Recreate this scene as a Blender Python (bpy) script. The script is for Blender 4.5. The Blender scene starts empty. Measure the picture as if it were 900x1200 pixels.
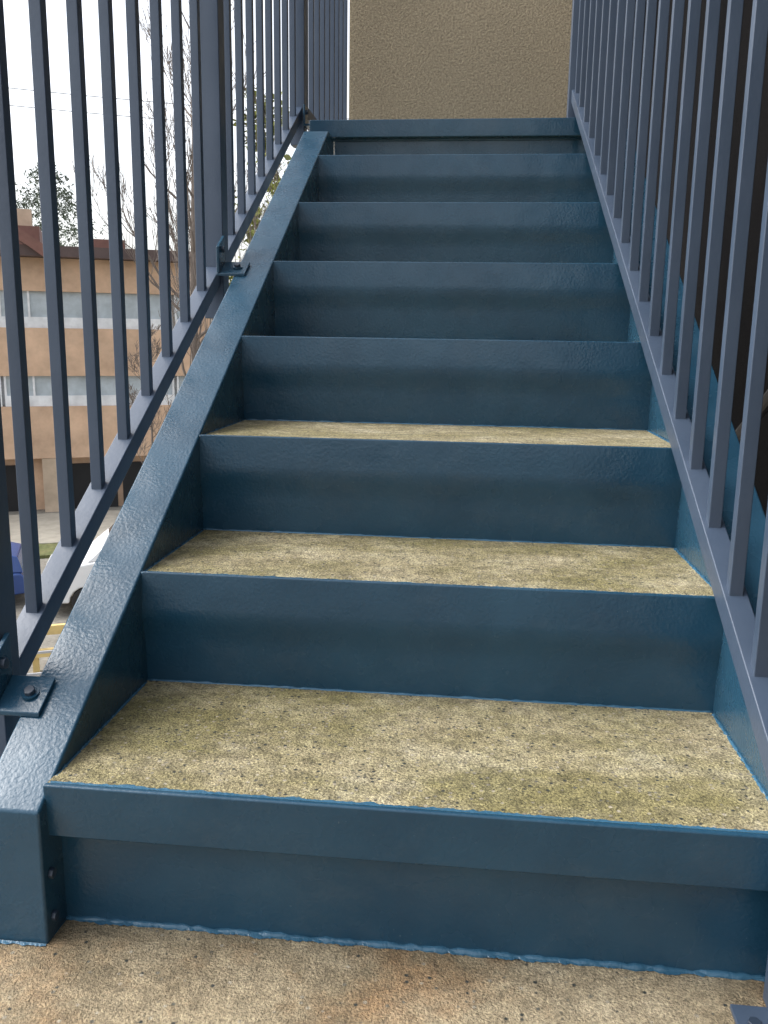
import bpy, bmesh, math, random
from mathutils import Vector, Matrix
random.seed(7)
sc=bpy.context.scene
COL=sc.collection
sc.view_settings.view_transform='Standard'; sc.view_settings.look='None'; sc.view_settings.exposure=0

# ---------------------------------------------------------------- dimensions
R=0.18; T=0.3082; SL=R/T; FZ=-0.03
def W(y): return 0.89-0.019*y
def line(y): return R+SL*y

# ---------------------------------------------------------------- materials
def newmat(name):
    m=bpy.data.materials.new(name); m.use_nodes=True
    nt=m.node_tree; b=nt.nodes['Principled BSDF']
    return m,nt,b
def N(nt,t,**k):
    n=nt.nodes.new(t)
    for a,v in k.items(): setattr(n,a,v)
    return n
def coords(nt):
    return N(nt,'ShaderNodeTexCoord').outputs['Object']
def noise(nt,co,scale,detail=4,rough=.55,vec=None):
    n=N(nt,'ShaderNodeTexNoise'); n.inputs['Scale'].default_value=scale
    n.inputs['Detail'].default_value=detail; n.inputs['Roughness'].default_value=rough
    if vec:
        mp=N(nt,'ShaderNodeMapping'); mp.inputs['Scale'].default_value=vec
        nt.links.new(co,mp.inputs[0]); co=mp.outputs[0]
    nt.links.new(co,n.inputs['Vector']); return n.outputs['Fac']
def ramp(nt,fac,stops):
    r=N(nt,'ShaderNodeValToRGB'); e=r.color_ramp.elements
    while len(e)<len(stops): e.new(.5)
    for i,(p,c) in enumerate(stops):
        e[i].position=p; e[i].color=(c[0],c[1],c[2],1) if len(c)>2 else (c[0],)*3+(1,)
    nt.links.new(fac,r.inputs[0]); return r.outputs[0]
def mix(nt,a,b,fac,mode='MIX'):
    m=N(nt,'ShaderNodeMix',data_type='RGBA',blend_type=mode)
    for s,i in ((fac,0),(a,6),(b,7)):
        if hasattr(s,'links'): nt.links.new(s,m.inputs[i])
        elif i==0: m.inputs[0].default_value=s
        else: m.inputs[i].default_value=(*s,1)
    return m.outputs[2]
def bump(nt,h,strength,dist,prev=None):
    b=N(nt,'ShaderNodeBump'); b.inputs['Strength'].default_value=strength; b.inputs['Distance'].default_value=dist
    nt.links.new(h,b.inputs['Height'])
    if prev: nt.links.new(prev,b.inputs['Normal'])
    return b.outputs[0]

def paint(name,dark,light,r0=.28,r1=.45,wave=.004,peel=.0012,ps=150,dust=0):
    m,nt,b=newmat(name); co=coords(nt)
    base=ramp(nt,noise(nt,co,6,5),[(.3,dark),(.75,light)])
    if dust:
        d=ramp(nt,noise(nt,co,4.5,7,.75,(1,1,1.6)),[(.52,(0,)),(.8,(dust,))]); base=mix(nt,base,(.10,.13,.15),d)
        sp=ramp(nt,noise(nt,co,260,2,.5),[(.74,(0,)),(.78,(.5,))]); base=mix(nt,base,(.12,.17,.2),sp)
    nt.links.new(base,b.inputs['Base Color'])
    rr=N(nt,'ShaderNodeMapRange'); rr.inputs[3].default_value=r0; rr.inputs[4].default_value=r1
    rr.inputs[1].default_value=.35; rr.inputs[2].default_value=.65
    nt.links.new(noise(nt,co,14,3),rr.inputs[0]); nt.links.new(rr.outputs[0],b.inputs['Roughness'])
    n1=bump(nt,noise(nt,co,13,1),.6,wave)
    n2=bump(nt,noise(nt,co,ps,2,.5),.7,peel,n1)
    nt.links.new(n2,b.inputs['Normal'])
    return m
M_blue=paint('blue_paint',(.012,.052,.094),(.020,.074,.126),.19,.32,.003,.00075,180,.25)
M_top=paint('blue_paint_worn',(.016,.060,.105),(.026,.084,.14),.22,.32,.0035,.0009,190,.25)
M_rail=paint('railing_paint',(.050,.074,.115),(.066,.094,.142),.32,.45,.0012,.0004)
M_bead=paint('wet_blue_paint',(.03,.10,.165),(.06,.16,.25),.15,.3,.004,.002)

def concrete(name,floor=False):
    m,nt,b=newmat(name); co=coords(nt)
    c=ramp(nt,noise(nt,co,9,6,.65),[(.3,(.27,.225,.125)),(.5,(.42,.36,.22)),(.72,(.56,.50,.35))] if not floor else [(.3,(.27,.215,.135)),(.5,(.41,.335,.215)),(.72,(.52,.44,.30))])
    moss=ramp(nt,noise(nt,co,3.2,5,.68,(1,2,1)),[(.40,(0,)),(.62,(.8,))])
    c=mix(nt,c,(.205,.18,.062) if not floor else (.20,.155,.09),moss)
    if floor:
        ru=ramp(nt,noise(nt,co,3.2,6,.7),[(.54,(0,)),(.72,(.5,))]); c=mix(nt,c,(.40,.20,.075),ru)
    g=ramp(nt,noise(nt,co,260,5,.8),[(.34,(.1,)),(.5,(1,)),(.66,(1.75,))]); c=mix(nt,c,g,1.0 if not floor else .7,'MULTIPLY')
    g2=ramp(nt,noise(nt,co,55,4,.7),[(.35,(.6,)),(.6,(1.12,))]); c=mix(nt,c,g2,1.0 if not floor else .7,'MULTIPLY')
    v=N(nt,'ShaderNodeTexVoronoi'); v.inputs['Scale'].default_value=110; nt.links.new(co,v.inputs['Vector'])
    sp=ramp(nt,v.outputs['Distance'],[(.18,(1,)),(.36,(0,))])
    sel=N(nt,'ShaderNodeSeparateColor'); nt.links.new(v.outputs['Color'],sel.inputs[0])
    selr=ramp(nt,sel.outputs[0],[(.5 if not floor else .82,(0,)),(.55 if not floor else .85,(1,))])
    spk=mix(nt,sp,selr,1,'MULTIPLY')
    sepc=N(nt,'ShaderNodeSeparateColor'); nt.links.new(spk,sepc.inputs[0])
    agg=ramp(nt,sel.outputs[1],[(.3,(.03,.035,.032)),(.85,(.42,.37,.28))])
    c=mix(nt,c,agg,sepc.outputs[0])
    nt.links.new(c,b.inputs['Base Color']); b.inputs['Roughness'].default_value=.85
    n1=bump(nt,noise(nt,co,60,4,.7),.8,.004); n2=bump(nt,noise(nt,co,300,2,.7),1,.004,n1)
    nt.links.new(n2,b.inputs['Normal']); return m
M_conc=concrete('tread_concrete'); M_floor=concrete('landing_concrete',True)

def stucco(name,a,bc,scale=120,dist=.006,rough=.95,lo=.6,spec=.5):
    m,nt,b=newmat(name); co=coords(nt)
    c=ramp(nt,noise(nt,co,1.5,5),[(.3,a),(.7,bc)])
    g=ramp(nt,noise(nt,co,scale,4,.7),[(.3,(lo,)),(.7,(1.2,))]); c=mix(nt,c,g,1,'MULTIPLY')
    nt.links.new(c,b.inputs['Base Color']); b.inputs['Roughness'].default_value=rough; b.inputs['Specular IOR Level'].default_value=spec
    nt.links.new(bump(nt,noise(nt,co,scale,4,.7),1,dist),b.inputs['Normal']); return m
M_stucco=stucco('stucco',(.44,.36,.24),(.50,.41,.275),110,.009,lo=.45)
M_dark=stucco('shade_black_stucco',(.006,.006,.007),(.011,.010,.010),spec=.05)  # near-black base and low specular stand in for shade beside the stairs
M_terra=stucco('hazed_terracotta_stucco',(.55,.37,.25),(.62,.43,.295),.8,.0,lo=.8)  # base paled and desaturated to paint in distance haze
M_terra2=stucco('tan_stucco',(.46,.36,.26),(.54,.42,.31),.8,.0,lo=.8)
M_asph=stucco('asphalt',(.20,.185,.155),(.28,.26,.22),8,.01)
M_grass=stucco('verge',(.10,.13,.04),(.2,.19,.08),8,.03)
def plain(name,c,rough=.5,metal=0,spec=None,var=.15,sc_=3):
    m,nt,b=newmat(name); co=coords(nt)
    cc=ramp(nt,noise(nt,co,sc_,4),[(.3,tuple(x*(1-var) for x in c)),(.7,tuple(min(1,x*(1+var)) for x in c))])
    nt.links.new(cc,b.inputs['Base Color']); b.inputs['Roughness'].default_value=rough; b.inputs['Metallic'].default_value=metal
    return m
M_brown=plain('brown_roof',(.09,.06,.055),.7)
M_redb=plain('red_brown_trim',(.19,.09,.07),.7)
M_wht=plain('white_panel',(.70,.71,.72),.5)
M_glass=plain('window_glass',(.42,.47,.5),.3)
M_dglass=plain('dark_glass',(.03,.035,.04),.08)
M_black=plain('garage_shade_black',(.012,.012,.013),.8)  # black that stands in for shade inside the garages
M_carw=plain('white_car_paint',(.75,.76,.77),.2,var=.03)
M_carb=plain('blue_car_paint',(.025,.06,.2),.2,var=.03)
M_tyre=plain('tyre_rubber',(.02,.02,.02),.8)
M_rim=plain('rim_metal',(.35,.35,.36),.35,.6)
M_bolt=plain('bolt_painted',(.03,.045,.07),.35)
M_pipe=plain('pipe_paint',(.03,.03,.034),.4)
M_steel=plain('steel',(.45,.46,.48),.4,.4)
M_yel=plain('yellow_painted_wood',(.68,.5,.2),.6)
M_bark=plain('bark',(.17,.14,.12),.9)
M_fir=plain('hazed_fir_needles',(.075,.10,.065),.9,var=.6,sc_=1.2)  # needle green lightened to put haze into the colour
M_leaf=plain('young_leaves',(.20,.22,.05),.8,var=.4,sc_=2)
M_lamp=plain('lamp_glass',(.6,.5,.4),.2)
M_wire=plain('wire_grey',(.2,.2,.21),.7)

# ---------------------------------------------------------------- mesh helpers
def mk(name,vs,fs,mat,parent=None,bevel=0,seg=2,smooth=False):
    me=bpy.data.meshes.new(name); me.from_pydata([tuple(v) for v in vs],[],fs); me.update()
    bm=bmesh.new(); bm.from_mesh(me); bmesh.ops.recalc_face_normals(bm,faces=bm.faces); bm.to_mesh(me); bm.free()
    me.materials.append(mat); o=bpy.data.objects.new(name,me); COL.objects.link(o)
    if bevel:
        b=o.modifiers.new('bevel','BEVEL'); b.width=bevel; b.segments=seg; b.limit_method='ANGLE'; b.angle_limit=math.radians(40)
        for p in me.polygons: p.use_smooth=True
        w=o.modifiers.new('wn','WEIGHTED_NORMAL'); w.keep_sharp=False
    elif smooth:
        for p in me.polygons: p.use_smooth=True
    if parent: o.parent=parent
    return o
def empty(name,loc,label,cat,group=None):
    e=bpy.data.objects.new(name,None); e.empty_display_size=.1; COL.objects.link(e)
    e['label']=label; e['category']=cat
    if group: e['group']=group
    return e
def tag(o,label,cat,group=None):
    o['label']=label; o['category']=cat
    if group: o['group']=group
    return o
BOXF=[(0,1,2,3),(4,7,6,5),(0,4,5,1),(1,5,6,2),(2,6,7,3),(3,7,4,0)]
def boxv(x0,x1,y0,y1,z0,z1):
    return [(x0,y0,z0),(x1,y0,z0),(x1,y1,z0),(x0,y1,z0),(x0,y0,z1),(x1,y0,z1),(x1,y1,z1),(x0,y1,z1)]
def box(name,x0,x1,y0,y1,z0,z1,mat,parent=None,bevel=0):
    return mk(name,boxv(x0,x1,y0,y1,z0,z1),BOXF,mat,parent,bevel)
def boxes(name,lst,mat,parent=None,bevel=0,M=None):
    vs=[];fs=[]
    for b in lst:
        n=len(vs); vv=boxv(*b)
        vs+=[tuple(M@Vector(v)) if M else v for v in vv]; fs+=[tuple(i+n for i in f) for f in BOXF]
    return mk(name,vs,fs,mat,parent,bevel)
def prism(name,prof,xl,xr,mat,parent=None,bevel=0):
    n=len(prof); vs=[(xl(y),y,z) for y,z in prof]+[(xr(y),y,z) for y,z in prof]
    fs=[tuple(range(n)),tuple(range(2*n-1,n-1,-1))]+[(i,(i+1)%n,(i+1)%n+n,i+n) for i in range(n)]
    return mk(name,vs,fs,mat,parent,bevel)
def tubev(pts,rad,sides,vs,fs,cap=True):
    pts=[Vector(p) for p in pts]; base=len(vs)
    for i,p in enumerate(pts):
        t=(pts[min(i+1,len(pts)-1)]-pts[max(i-1,0)]).normalized()
        a=t.cross(Vector((0,0,1)))
        if a.length<.05: a=t.cross(Vector((0,1,0)))
        a.normalize(); b=t.cross(a); r=rad[i] if isinstance(rad,(list,tuple)) else rad
        for k in range(sides):
            g=2*math.pi*k/sides; vs.append(tuple(p+a*math.cos(g)*r+b*math.sin(g)*r))
    for i in range(len(pts)-1):
        for k in range(sides):
            k2=(k+1)%sides; fs.append((base+i*sides+k,base+i*sides+k2,base+(i+1)*sides+k2,base+(i+1)*sides+k))
    if cap:
        fs.append(tuple(base+k for k in range(sides))); fs.append(tuple(base+(len(pts)-1)*sides+k for k in range(sides)))
def cyl(name,p0,p1,r,mat,parent=None,sides=16,bevel=0):
    vs=[];fs=[]; tubev([p0,p1],r,sides,vs,fs); return mk(name,vs,fs,mat,parent,bevel)

# ---------------------------------------------------------------- staircase
LZ=1.423
ST=empty('staircase',(.45,0,FZ),'dark blue painted steel staircase with exposed concrete treads','staircase')
for k in range(1,9):
    y=(k-1)*T; zt=k*R; zb=(k-1)*R-.012
    if k==1:
        prof=[(.006,FZ-.002),(.004,.108),(-.026,.108),(-.030,.180),(-.021,.180),(-.020,.116),(.012,.116),(.014,FZ-.002)]
    elif k<8:
        # gently bulging folded plate: front curve then back curve
        fr=[(.008,zb),(.0055,zt-.120),(.0025,zt-.100),(-.0015,zt-.085),(-.0045,zt-.070),(-.005,zt-.055),(0,zt)]
        bk=[(.007,zt),(.002,zt-.055),(.0025,zt-.070),(.0055,zt-.085),(.0095,zt-.100),(.0125,zt-.120),(.016,zb)]
        prof=[(y+a,b) for a,b in fr+bk]
    else:
        prof=[(y+.004,zb),(y+.004,1.372),(y+.012,1.372),(y+.012,zb)]
    prism('riser',prof,(lambda yy:-.003),(lambda yy:W(yy)+.003),M_blue,ST,.0026)
for k in range(1,8):
    y0=(k-1)*T+(.0075 if k>1 else -.0205); y1=k*T+.007
    prism('tread',[(y0,k*R-.045),(y1,k*R-.045),(y1,k*R-.003),(y0,k*R-.0025)],(lambda yy:-.002),(lambda yy:W(yy)+.002),M_conc,ST,0)
boxes('landing_edge',[(-.083,W(2.15)+.0,2.13,2.156,LZ-.056,LZ)],M_blue,ST,.003)
boxes('landing_plate',[(-.083,W(2.15),2.1565,3.398,1.36,LZ-.004)],M_blue,ST,.002)
def stringer(xl,xr):
    yb=-.047; ye=2.127; dp=.27
    zt=LZ-.0575; yt=(zt-R)/SL
    prof=[(yb,FZ-.002),(yb,line(yb)),(1.0,line(1.0)),(yt,zt),(ye,zt),(ye,line(ye)-dp),(.44,line(.44)-dp),(.40,FZ-.002)]
    return prism('stringer',prof,xl,xr,M_top,ST,.004)
stringer(lambda y:-.083,lambda y:0.0)
stringer(lambda y:W(y),lambda y:W(y)+.10)
def bead(p0,p1,r,flat=(0,0,1),n=90,wob=.6):
    vs=[];fs=[];p0=Vector(p0);p1=Vector(p1);pts=[];rad=[]
    for i in range(n+1):
        t=i/n; p=p0.lerp(p1,t)
        pts.append(p+Vector((0,random.uniform(-1,1)*r*.25,random.uniform(-.2,.2)*r))); rad.append(r*(1+wob*random.uniform(-1,1)*random.random()))
    tubev(pts,rad,7,vs,fs); return mk('paint_bead',vs,fs,M_bead,ST,0,smooth=True)
bead((0,.006,FZ),(W(0),.006,FZ),.005)
for k in range(2,5):
    y=(k-1)*T+.008; bead((.0,y,(k-1)*R-.0035),(W(y),y,(k-1)*R-.0035),.003)
for k in range(1,4):
    bead((W(k*T-T)-.001,(k-1)*T,k*R-.004),(W(k*T)-.001,k*T,k*R-.004),.003)
    bead((.001,(k-1)*T,k*R-.004),(.001,k*T,k*R-.004),.0025)
def smear(y,z,xa,xb,w0=.004,amp=.0022):
    vs=[];n=260;a=0
    for i in range(n+1):
        a=.8*a+random.uniform(-amp,amp); w=w0+abs(a)
        x=xa+(xb-xa)*i/n; vs.append((x,y,z)); vs.append((x,y+w,z))
    mk('paint_smear',vs,[(2*i,2*i+2,2*i+3,2*i+1) for i in range(n)],M_bead,ST)
smear(-.0208,.1789,.002,W(0)-.002)
for k in (2,3): smear((k-1)*T+.0072,k*R-.0012,.002,W((k-1)*T)-.002,.002,.0015)
vs=[];n=320;a=0
for i in range(n+1):
    a=.85*a+random.uniform(-.0022,.0022); w=.002+abs(a)
    x=-.08+(W(0)+.08)*i/n; yb=.004 if x>0.0 else -.049
    vs.append((x,yb,FZ+.003)); vs.append((x,yb-w,FZ+.0012))
mk('paint_smear',vs,[(2*i,2*i+2,2*i+3,2*i+1) for i in range(n)],M_bead,ST)
cyl('bolt',(.0,-.03,.06),(.006,-.03,.06),.007,M_bolt,ST,6,.001)
cyl('bolt',(.0,-.03,.0),(.006,-.03,.0),.007,M_bolt,ST,6,.001)

# ---------------------------------------------------------------- railings
XL=-.15; HB=1.02
def ltop(y): return .163+.59*y
def rail_seg(name,f0,f1,h,w,mat,par):
    x0,y0,z0=f0;x1,y1,z1=f1
    vs=[(x0-w/2,y0,z0-h),(x0+w/2,y0,z0-h),(x1+w/2,y1,z1-h),(x1-w/2,y1,z1-h),(x0-w/2,y0,z0),(x0+w/2,y0,z0),(x1+w/2,y1,z1),(x1-w/2,y1,z1)]
    return mk(name,vs,BOXF,mat,par,.002)
def bal(x,y,z0,z1,par,w=.019):
    return box('baluster',x-w/2,x+w/2,y-w/2,y+w/2,z0,z1,M_rail,par,.0012)
RL=empty('stair_railing',(XL,.16,0),'slate blue metal railing with square balusters bracketed beside sloping stringer','railing')
for (a,b,ys) in ((.157,1.222,[.252+.1245*i for i in range(8)]),(1.272,2.255,[1.385+.1135*i for i in range(8)])):
    rail_seg('bottom_rail',(XL,a,ltop(a)),(XL,b,ltop(b)),.042,.036,M_rail,RL)
    rail_seg('top_rail',(XL,a,ltop(a)+HB),(XL,b,ltop(b)+HB),.04,.045,M_rail,RL)
    for y in ys: bal(XL,y,ltop(y)-.02,ltop(y)+HB-.02,RL)
for y in (.131,1.247,2.28):
    box('post',XL-.025,XL+.025,y-.025,y+.025,ltop(y)-.14,ltop(y)+HB+.01 if y<2 else 2.6,M_rail,RL,.002)
def bracket(y,zb,par,slope=SL,mat=None):
    sh=Matrix(((1,0,0,0),(0,1,0,y),(0,slope,1,zb),(0,0,0,1)))
    br=boxes('bracket',[(-.1235,-.054,-.026,.026,.001,.008),(-.1235,-.116,-.026,.026,.0085,.07)],M_blue,par,0.0015,M=sh)
    c=Vector((-.078,y,zb+.008)); cyl('bolt',c,c+Vector((0,-.004,.008)),.008,M_bolt,br,6,.0012)
    cyl('washer',c-Vector((0,0,.001)),c+Vector((0,-.001,.002)),.012,M_blue,br,20)
    c=Vector((-.117,y,zb+.05)); cyl('bolt',c,c+Vector((.008,0,0)),.008,M_bolt,br,6,.0012)
for y in (.094,1.185): bracket(y,line(y),RL)
bracket(2.25,LZ+.001,RL,0)
UL=empty('landing_railing',(XL,2.8,1.44),'slate blue metal railing along upper landing edge','railing')
box('bottom_rail',XL-.018,XL+.018,2.307,3.395,1.475,1.515,M_rail,UL,.002)
box('top_rail',XL-.022,XL+.022,2.307,3.395,2.5,2.54,M_rail,UL,.002)
for i in range(9):
    y=2.40+i*.117; bal(XL,y,1.50,2.51,UL)
RR=empty('stair_railing',(.88,.1,0),'slate blue metal railing with square balusters standing over stringer','railing')
def RX(y): return .893-.041*y
def rtop(y): return .232+.584*y
a,b=-.035,2.225
rail_seg('bottom_rail',(RX(a),a,rtop(a)),(RX(b),b,rtop(b)),.04,.034,M_rail,RR)
rail_seg('top_rail',(RX(a),a,rtop(a)+HB),(RX(b),b,rtop(b)+HB),.04,.045,M_rail,RR)
y=.02
while y<2.2:
    bal(RX(y),y,rtop(y)-.02,rtop(y)+HB-.02,RR); y+=.121
box('post',RX(-.06)-.025,RX(-.06)+.025,-.085,-.035,FZ+.006,rtop(-.06)+HB,M_rail,RR,.002)
box('post',RX(2.25)-.025,RX(2.25)+.025,2.226,2.276,LZ+.001,2.6,M_rail,RR,.002)
bp=box('base_plate',RX(0)-.063,RX(0)+.06,-.105,-.05,FZ+.0005,FZ+.007,M_rail,RR,.001)
cyl('bolt',(RX(0)-.046,-.085,FZ+.007),(RX(0)-.046,-.085,FZ+.016),.008,M_bolt,bp,6,.001)

# ---------------------------------------------------------------- near structure
fl=box('concrete_floor',-.30,2.4,-3.5,.02,-.25,FZ,M_floor); fl['kind']='structure'
wl=box('stucco_wall',-.14,.95,3.40,3.62,-6,6,M_stucco); tag(wl,'beige textured stucco wall above the upper landing','wall')
dw=boxes('added_shade_enclosure',[(1.55,1.75,-2.5,9,-6,4.5),(.952,1.548,8.8,9,-6,4.5),(.952,1.548,3.62,8.79,3.3,3.5),(1.02,1.548,-1.5,3.4,3.3,3.5)],M_dark); tag(dw,'added near-black wall and soffit standing in for the shaded space beside the staircase','wall')  # wall fills an open shaded space; soffit added to keep sky light out
hr=empty('wall_handrail',(1.2,1,.5),'round grey pipe handrail on shaded wall','handrail')
cyl('pipe',(1.25,1.9,.30),(1.25,.35,1.12),.018,M_pipe,hr,14)
cyl('support',(1.25,1.2,.66),(1.55,1.2,.62),.008,M_pipe,hr,8)

# ---------------------------------------------------------------- far surroundings
GZ=-6.0
g=mk('ground',[(-1500,-1500,GZ),(1500,-1500,GZ),(1500,1500,GZ),(-1500,1500,GZ)],[(0,1,2,3)],M_asph); g['kind']='structure'
az=math.radians(24.3)
BG=Matrix.Translation((.515,-.973,0))@Matrix.Rotation(az,4,'Z')
def bgb(name,lst,mat,par=None,bevel=0): return boxes(name,lst,mat,par,bevel,M=BG)
BD=empty('apartment_building',(0,0,GZ),'three storey terracotta stucco building with white window bands','building')
D=34.0; xa,xb=-16,4.3
bgb('wall',[(xa,xb,D,D+12,1.92,3.05),(xa,xb,D,D+12,-1.03,.65),(xa,xb,D,D+12,-4.0,-2.12),(xa,xb,D+.6,D+11.8,-6,-4.01),(xa,xa+.3,D+.05,D+12,-6,3),(xb-.5,xb-.003,D+.05,D+11,-6,2.9)],M_terra,BD)
for x in (-12,-8.5,-5.2,-1.9,3.4): bgb('pillar',[(x,x+.5,D+.02,D+.55,-6,-4.01)],M_terra2,BD)
for z0,z1 in ((.652,1.918),(-2.118,-1.032)):
    for x in range(-15,4,3):
        x1=min(x+2.9,xb-.51)
        w=bgb('window',[(x,x1,D+.18,D+.25,z0,z1)],M_glass,BD)
        bgb('frame',[(x,x1,D+.10,D+.178,z0,z0+.38)]+[(xx,xx+.07,D+.10,D+.178,z0+.382,z1) for xx in (x,x+.95,x1-.07)],M_wht,w)
    bgb('window_band_core',[(xa+.31,xb-.51,D+.3,D+11,z0,z1)],M_wht,BD)
for x in (-7.9,-4.6,-1.3,.9):
    bgb('garage_shade_panel',[(x,x+2.0,D+.45,D+.59,-6,-4.3)],M_black,BD)  # solid black slabs painted as the shade inside the garage openings
bgb('roof',[(xa-.4,xb+.5,D-.7,D+12.5,3.06,3.42)],M_brown,BD)
bgb('roof_screen',[(-4.6,-1.6,D+2,D+5,3.43,4.3)],M_redb,BD)
bgb('roof_screen',[(-.2,1.4,D+1.5,D+3.5,3.43,3.9)],M_redb,BD)
bgb('chimney',[(-2.6,-1.9,D+3,D+3.7,4.31,5.0)],M_terra2,BD)
vs=[tuple(BG@Vector(v)) for v in [(-2.9,D-.9,4.1),(-1.2,D-.9,2.9),(-1.2,D+1,2.9),(-2.9,D+1,4.1),(-2.9,D-.9,4.45),(-1.0,D-.9,3.2),(-1.0,D+1,3.2),(-2.9,D+1,4.45)]]
mk('canopy',vs,BOXF,M_redb,BD)
pv=bgb('pavement',[(-40,40,28.5,33.2,GZ+.001,GZ+.12)],plain('pavement',(.38,.35,.29),.9)); pv['kind']='structure'
vg=bgb('grass_verge',[(-40,40,27.0,28.49,GZ+.001,GZ+.10)],M_grass); vg['kind']='structure'

def car(name,x,d,length,h,mat,label,z=GZ):
    C=empty(name,(0,0,0),label,'car')
    M=BG@Matrix.Translation((x,d,z))
    def pr(nm,prof,y0,y1,m,par=C,bev=0,inset=0):
        n=len(prof); zs=[p[1] for p in prof]; zm=min(zs); hh=max(zs)-zm
        vs=[M@Vector((px,y0+inset*(pz-zm)/hh,pz)) for px,pz in prof]+[M@Vector((px,y1-inset*(pz-zm)/hh,pz)) for px,pz in prof]
        fs=[tuple(range(n)),tuple(range(2*n-1,n-1,-1))]+[(i,(i+1)%n,(i+1)%n+n,i+n) for i in range(n)]
        return mk(nm,vs,fs,m,par,bev)
    L=length; w=1.8; k=h/1.7
    def arch(cx,r=.38):
        return [(cx+r*math.cos(math.pi*t/8),.30+r*math.sin(math.pi*t/8)) for t in range(9)]
    body=[(0,.35),(.02,.75*k),(.15,.95*k),(1.15,1.08*k),(L-.15,1.08*k),(L,.9*k),(L,.35)]+arch(L-.85)+arch(.95)
    pr('body',body,0,w,mat,C,.05)
    pr('cabin',[(1.0,1.081*k),(1.75,1.62*k),(2.0,h),(L-.6,h),(L-.2,1.55*k),(L-.08,1.081*k)],.06,w-.06,mat,C,.03,inset=.16)
    gl=[(1.22,1.10*k),(1.82,1.58*k),(2.6,1.58*k),(2.6,1.10*k)]
    pr('window',gl,.045,w-.045,M_dglass,C,0,inset=.125)
    pr('window',[(2.68,1.10*k),(2.68,1.58*k),(3.6,1.58*k),(3.6,1.10*k)],.045,w-.045,M_dglass,C,0,inset=.125)
    pr('windscreen',[(1.06,1.10*k),(1.09,1.08*k),(1.78,1.60*k),(1.75,1.63*k)],.18,w-.18,M_dglass,C,0,inset=.06)
    for cx in (.95,L-.85):
        for y0 in (0.0,w-.22):
            a=M@Vector((cx,y0-.005,.33)); b=M@Vector((cx,y0+.225,.33))
            wh=bpy.data.objects.new('wheel',None); COL.objects.link(wh); wh.parent=C
            cyl('tyre',a,b,.33,M_tyre,wh,24,.02)
            cyl('rim',M@Vector((cx,y0-.015,.33)),M@Vector((cx,y0+.23,.33)),.21,M_rim,wh,14,.01)
            cyl('hub',M@Vector((cx,y0-.03,.33)),M@Vector((cx,y0+.24,.33)),.07,M_bolt,wh,8)
    pr('headlight',[(-.01,.70*k),(.03,.88*k),(.42,.93*k),(.35,.78*k)],-.01,.35,M_lamp)
    pr('bumper',[(-.06,.33),(-.05,.55),(.3,.58),(.3,.33)],-.02,w+.02,M_tyre)
    pr('door_handle',[(2.3,.98*k),(2.3,1.02*k),(2.5,1.02*k),(2.5,.98*k)],-.02,.02,M_tyre)
    pr('side_mirror',[(1.55,1.12*k),(1.55,1.28*k),(1.75,1.28*k),(1.78,1.12*k)],-.22,-.02,mat,C,.02)
    return C
car('parked_car',-1.35,21.2,4.7,2.0,M_carw,'white parked car with dark windows on the lot')
car('parked_car',-6.15,22.2,4.4,1.35,M_carb,'bright blue parked car on the lot')
FN=empty('lot_barrier',(0,0,0),'yellow timber barrier with grey metal rails','fence')
bgb('barrier_rail',[(-2.6,6,17.6,17.7,-5.2,-5.02)],M_yel,FN)
bgb('barrier_rail',[(-2.6,6,17.6,17.7,-5.65,-5.5)],M_yel,FN)
for i in range(7): bgb('post',[(-2.6+i*1.2,-2.48+i*1.2,17.71,17.83,-6,-4.9)],M_yel,FN)
for zz in (-5,-5.4,-5.8): bgb('metal_rail',[(-3,6,16.0,16.04,zz,zz+.04)],M_steel,FN)

def conifer(x,d,zb,H,rad,label):
    E=empty('conifer_tree',(0,0,0),label,'tree'); M=BG@Matrix.Translation((x,d,zb))
    vs=[];fs=[]; tubev([M@Vector((0,0,0)),M@Vector((.1,0,H*.5)),M@Vector((0,0,H))],[.35,.2,.03],8,vs,fs); mk('trunk',vs,fs,M_bark,E)
    vs=[];fs=[]
    for i in range(420):
        t=random.random()**.8; z=H*(.18+.82*t); r=rad*(1-t)**.75*random.uniform(.55,1.12)+.2; a=random.uniform(0,6.28)
        for j in range(26):
            s=random.random()**.6; p=Vector((math.cos(a)*r*s,math.sin(a)*r*s,z-s*r*.12+random.gauss(0,.10)))+Vector([random.gauss(0,.14) for _ in range(3)])
            q=random.uniform(.07,.2); u=Vector([random.gauss(0,1) for _ in range(3)]).normalized()*q; v=Vector([random.gauss(0,1) for _ in range(3)]).normalized()*q*.6
            n=len(vs); vs+= [tuple(M@(p-u)),tuple(M@(p+v)),tuple(M@(p+u))]; fs.append((n,n+1,n+2))
    me=bpy.data.meshes.new('crown'); me.from_pydata(vs,[],fs); me.materials.append(M_fir); o=bpy.data.objects.new('crown',me); COL.objects.link(o); o.parent=E
conifer(-2.0,60,GZ,16.4,8.6,'broad green conifer behind the terracotta building')

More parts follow.
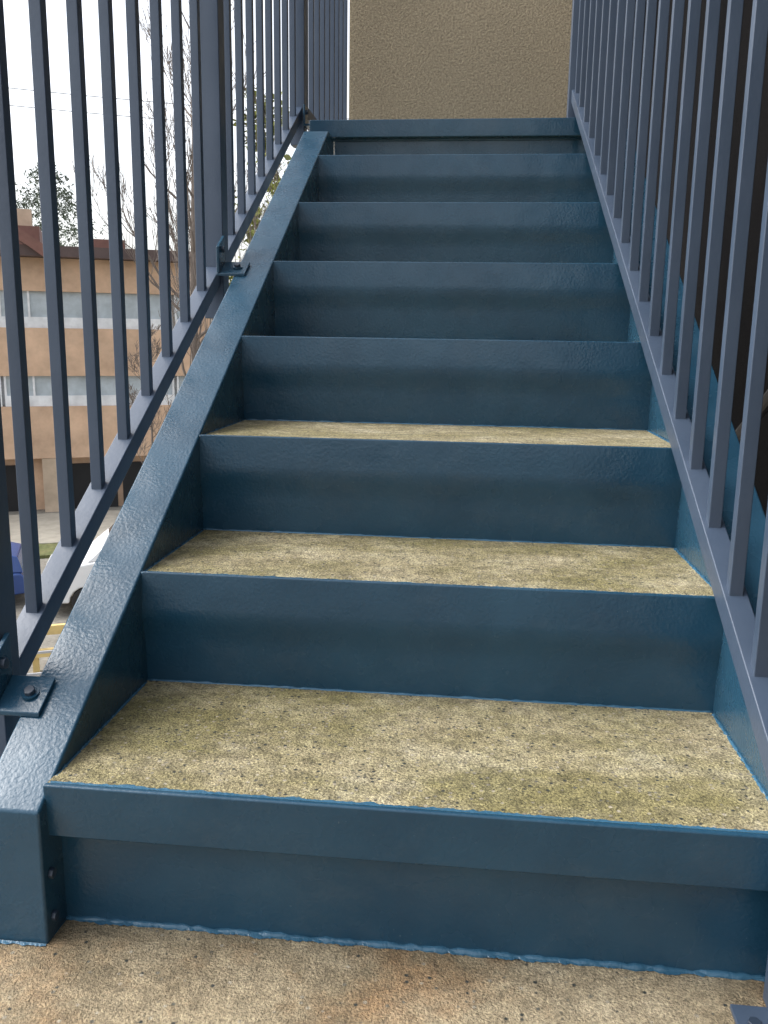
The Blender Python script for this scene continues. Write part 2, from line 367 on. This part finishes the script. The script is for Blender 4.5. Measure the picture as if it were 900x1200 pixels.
def bare_tree(x,d,zb,H,seed,label,leaf=0,spread=.5,name='bare_tree',up=.22):
    rnd=random.Random(seed); E=empty(name,(0,0,0),label,'tree'); M=BG@Matrix.Translation((x,d,zb))
    tv,tf,lv0,tips=[],[],[],[]
    pts=[];rad=[]
    for i in range(15):
        t=i/14; pts.append(Vector((.12*math.sin(t*5+seed),.1*math.cos(t*4),H*t))); rad.append(H*.0075*(1-t)+.012)
    vs=[];fs=[]; tubev([M@p for p in pts],rad,7,vs,fs); mk('trunk',vs,fs,M_bark,E)
    def grow(p,dr,l,r,lev):
        P=[p];Rr=[r];q=p.copy();dd=dr.copy()
        for i in range(4):
            dd=(dd+Vector([rnd.gauss(0,.09) for _ in range(3)])+Vector((0,0,up))).normalized(); q=q+dd*l/4; P.append(q.copy()); Rr.append(max(.006,r*(1-.18*(i+1))))
        tubev([M@v for v in P],Rr,4 if lev<1 else 3,tv,tf,False)
        if lev>=3: tips.append(q); return
        for j in range(4):
            nd=(dd+Vector([rnd.gauss(0,spread) for _ in range(3)])).normalized()
            grow(P[rnd.choice([1,2,3,4])],nd,l*rnd.uniform(.5,.75),max(.007,Rr[2]*.6),lev+1)
    for i in range(int(H*2.2)):
        t=rnd.uniform(.22,1); a=rnd.uniform(0,6.28); k=t*14; j=min(13,int(k)); p=pts[j].lerp(pts[j+1],k-j)
        grow(p,Vector((math.cos(a),math.sin(a),.6)).normalized(),H*.14*(1.15-t)+.3,H*.0028*(1.2-t)+.006,0)
    mk('branches',tv,tf,M_bark,E)
    if leaf:
        lv=[];lf=[]
        for t in tips:
            for j in range(leaf):
                p=t+Vector([rnd.gauss(0,.18) for _ in range(3)]); s=rnd.uniform(.03,.06); u=Vector([rnd.gauss(0,s) for _ in range(3)]);v=Vector([rnd.gauss(0,s) for _ in range(3)])
                n=len(lv); lv+=[tuple(M@(p-u)),tuple(M@(p+v)),tuple(M@(p+u)),tuple(M@(p-v))]; lf.append((n,n+1,n+2,n+3))
        me=bpy.data.meshes.new('crown'); me.from_pydata(lv,[],lf); me.materials.append(M_leaf); o=bpy.data.objects.new('crown',me); COL.objects.link(o); o.parent=E
bare_tree(2.5,22,GZ,17,3,'tall leafless tree with fine upright twigs',0,.35)
bare_tree(1.6,29,GZ,6.2,5,'small leafless tree before the terracotta building',0,.5,up=.1)
bare_tree(5.0,25,GZ,12.2,11,'slender tree with sparse young yellow green leaves',2,.35,'young_tree')
for i,(h0,h1) in enumerate(((7.6,7.3),(7.25,6.9))):
    pts=[BG@Vector((-30+60*t/14,26+i*.2,h0+(h1-h0)*t/14 - .8*math.sin(math.pi*t/14))) for t in range(15)]
    vs=[];fs=[]; tubev(pts,.011,5,vs,fs); w=mk('overhead_wire',vs,fs,M_wire); tag(w,'thin overhead utility wire against the sky','wire','overhead wires')

# ---------------------------------------------------------------- world & light
SROT=-88
w=bpy.data.worlds.new('World'); sc.world=w; w.use_nodes=True; nt=w.node_tree; bgn=nt.nodes['Background']
sky=nt.nodes.new('ShaderNodeTexSky'); sky.sky_type='NISHITA'; sky.sun_disc=False
sky.sun_elevation=math.radians(48); sky.sun_rotation=math.radians(SROT); sky.dust_density=4; sky.air_density=1
hs=nt.nodes.new('ShaderNodeHueSaturation'); hs.inputs['Saturation'].default_value=.3; hs.inputs['Value'].default_value=2.6
nt.links.new(sky.outputs[0],hs.inputs['Color']); nt.links.new(hs.outputs[0],bgn.inputs[0]); bgn.inputs[1].default_value=.15
sl=bpy.data.lights.new('sun','SUN'); sl.energy=1.1; sl.angle=math.radians(40); sl.color=(1,.98,.95)
so=bpy.data.objects.new('sun',sl); COL.objects.link(so)
el=math.radians(48); saz=math.radians(SROT)
dirv=Vector((math.sin(saz)*math.cos(el),math.cos(saz)*math.cos(el),math.sin(el)))
so.rotation_euler=dirv.to_track_quat('Z','Y').to_euler()

# ---------------------------------------------------------------- camera
f,yaw,pit,rol=1030.7,.1049,.2031,.0154
cy,sy,cp,sp=math.cos(yaw),math.sin(yaw),math.cos(pit),math.sin(pit)
fw=Vector((-sy*cp,cy*cp,-sp)); rt=Vector((cy,sy,0)); upv=rt.cross(fw)
r2=rt*math.cos(rol)+upv*math.sin(rol); u2=r2.cross(fw)
cd=bpy.data.cameras.new('camera'); co=bpy.data.objects.new('camera',cd); COL.objects.link(co)
m=Matrix((r2,u2,-fw)).transposed().to_4x4(); m.translation=(.5151,-.9733,.7348); co.matrix_world=m
cd.sensor_fit='VERTICAL'; cd.sensor_height=24; cd.lens=f/1200*24; cd.clip_end=4000; cd.clip_start=.02
sc.camera=co
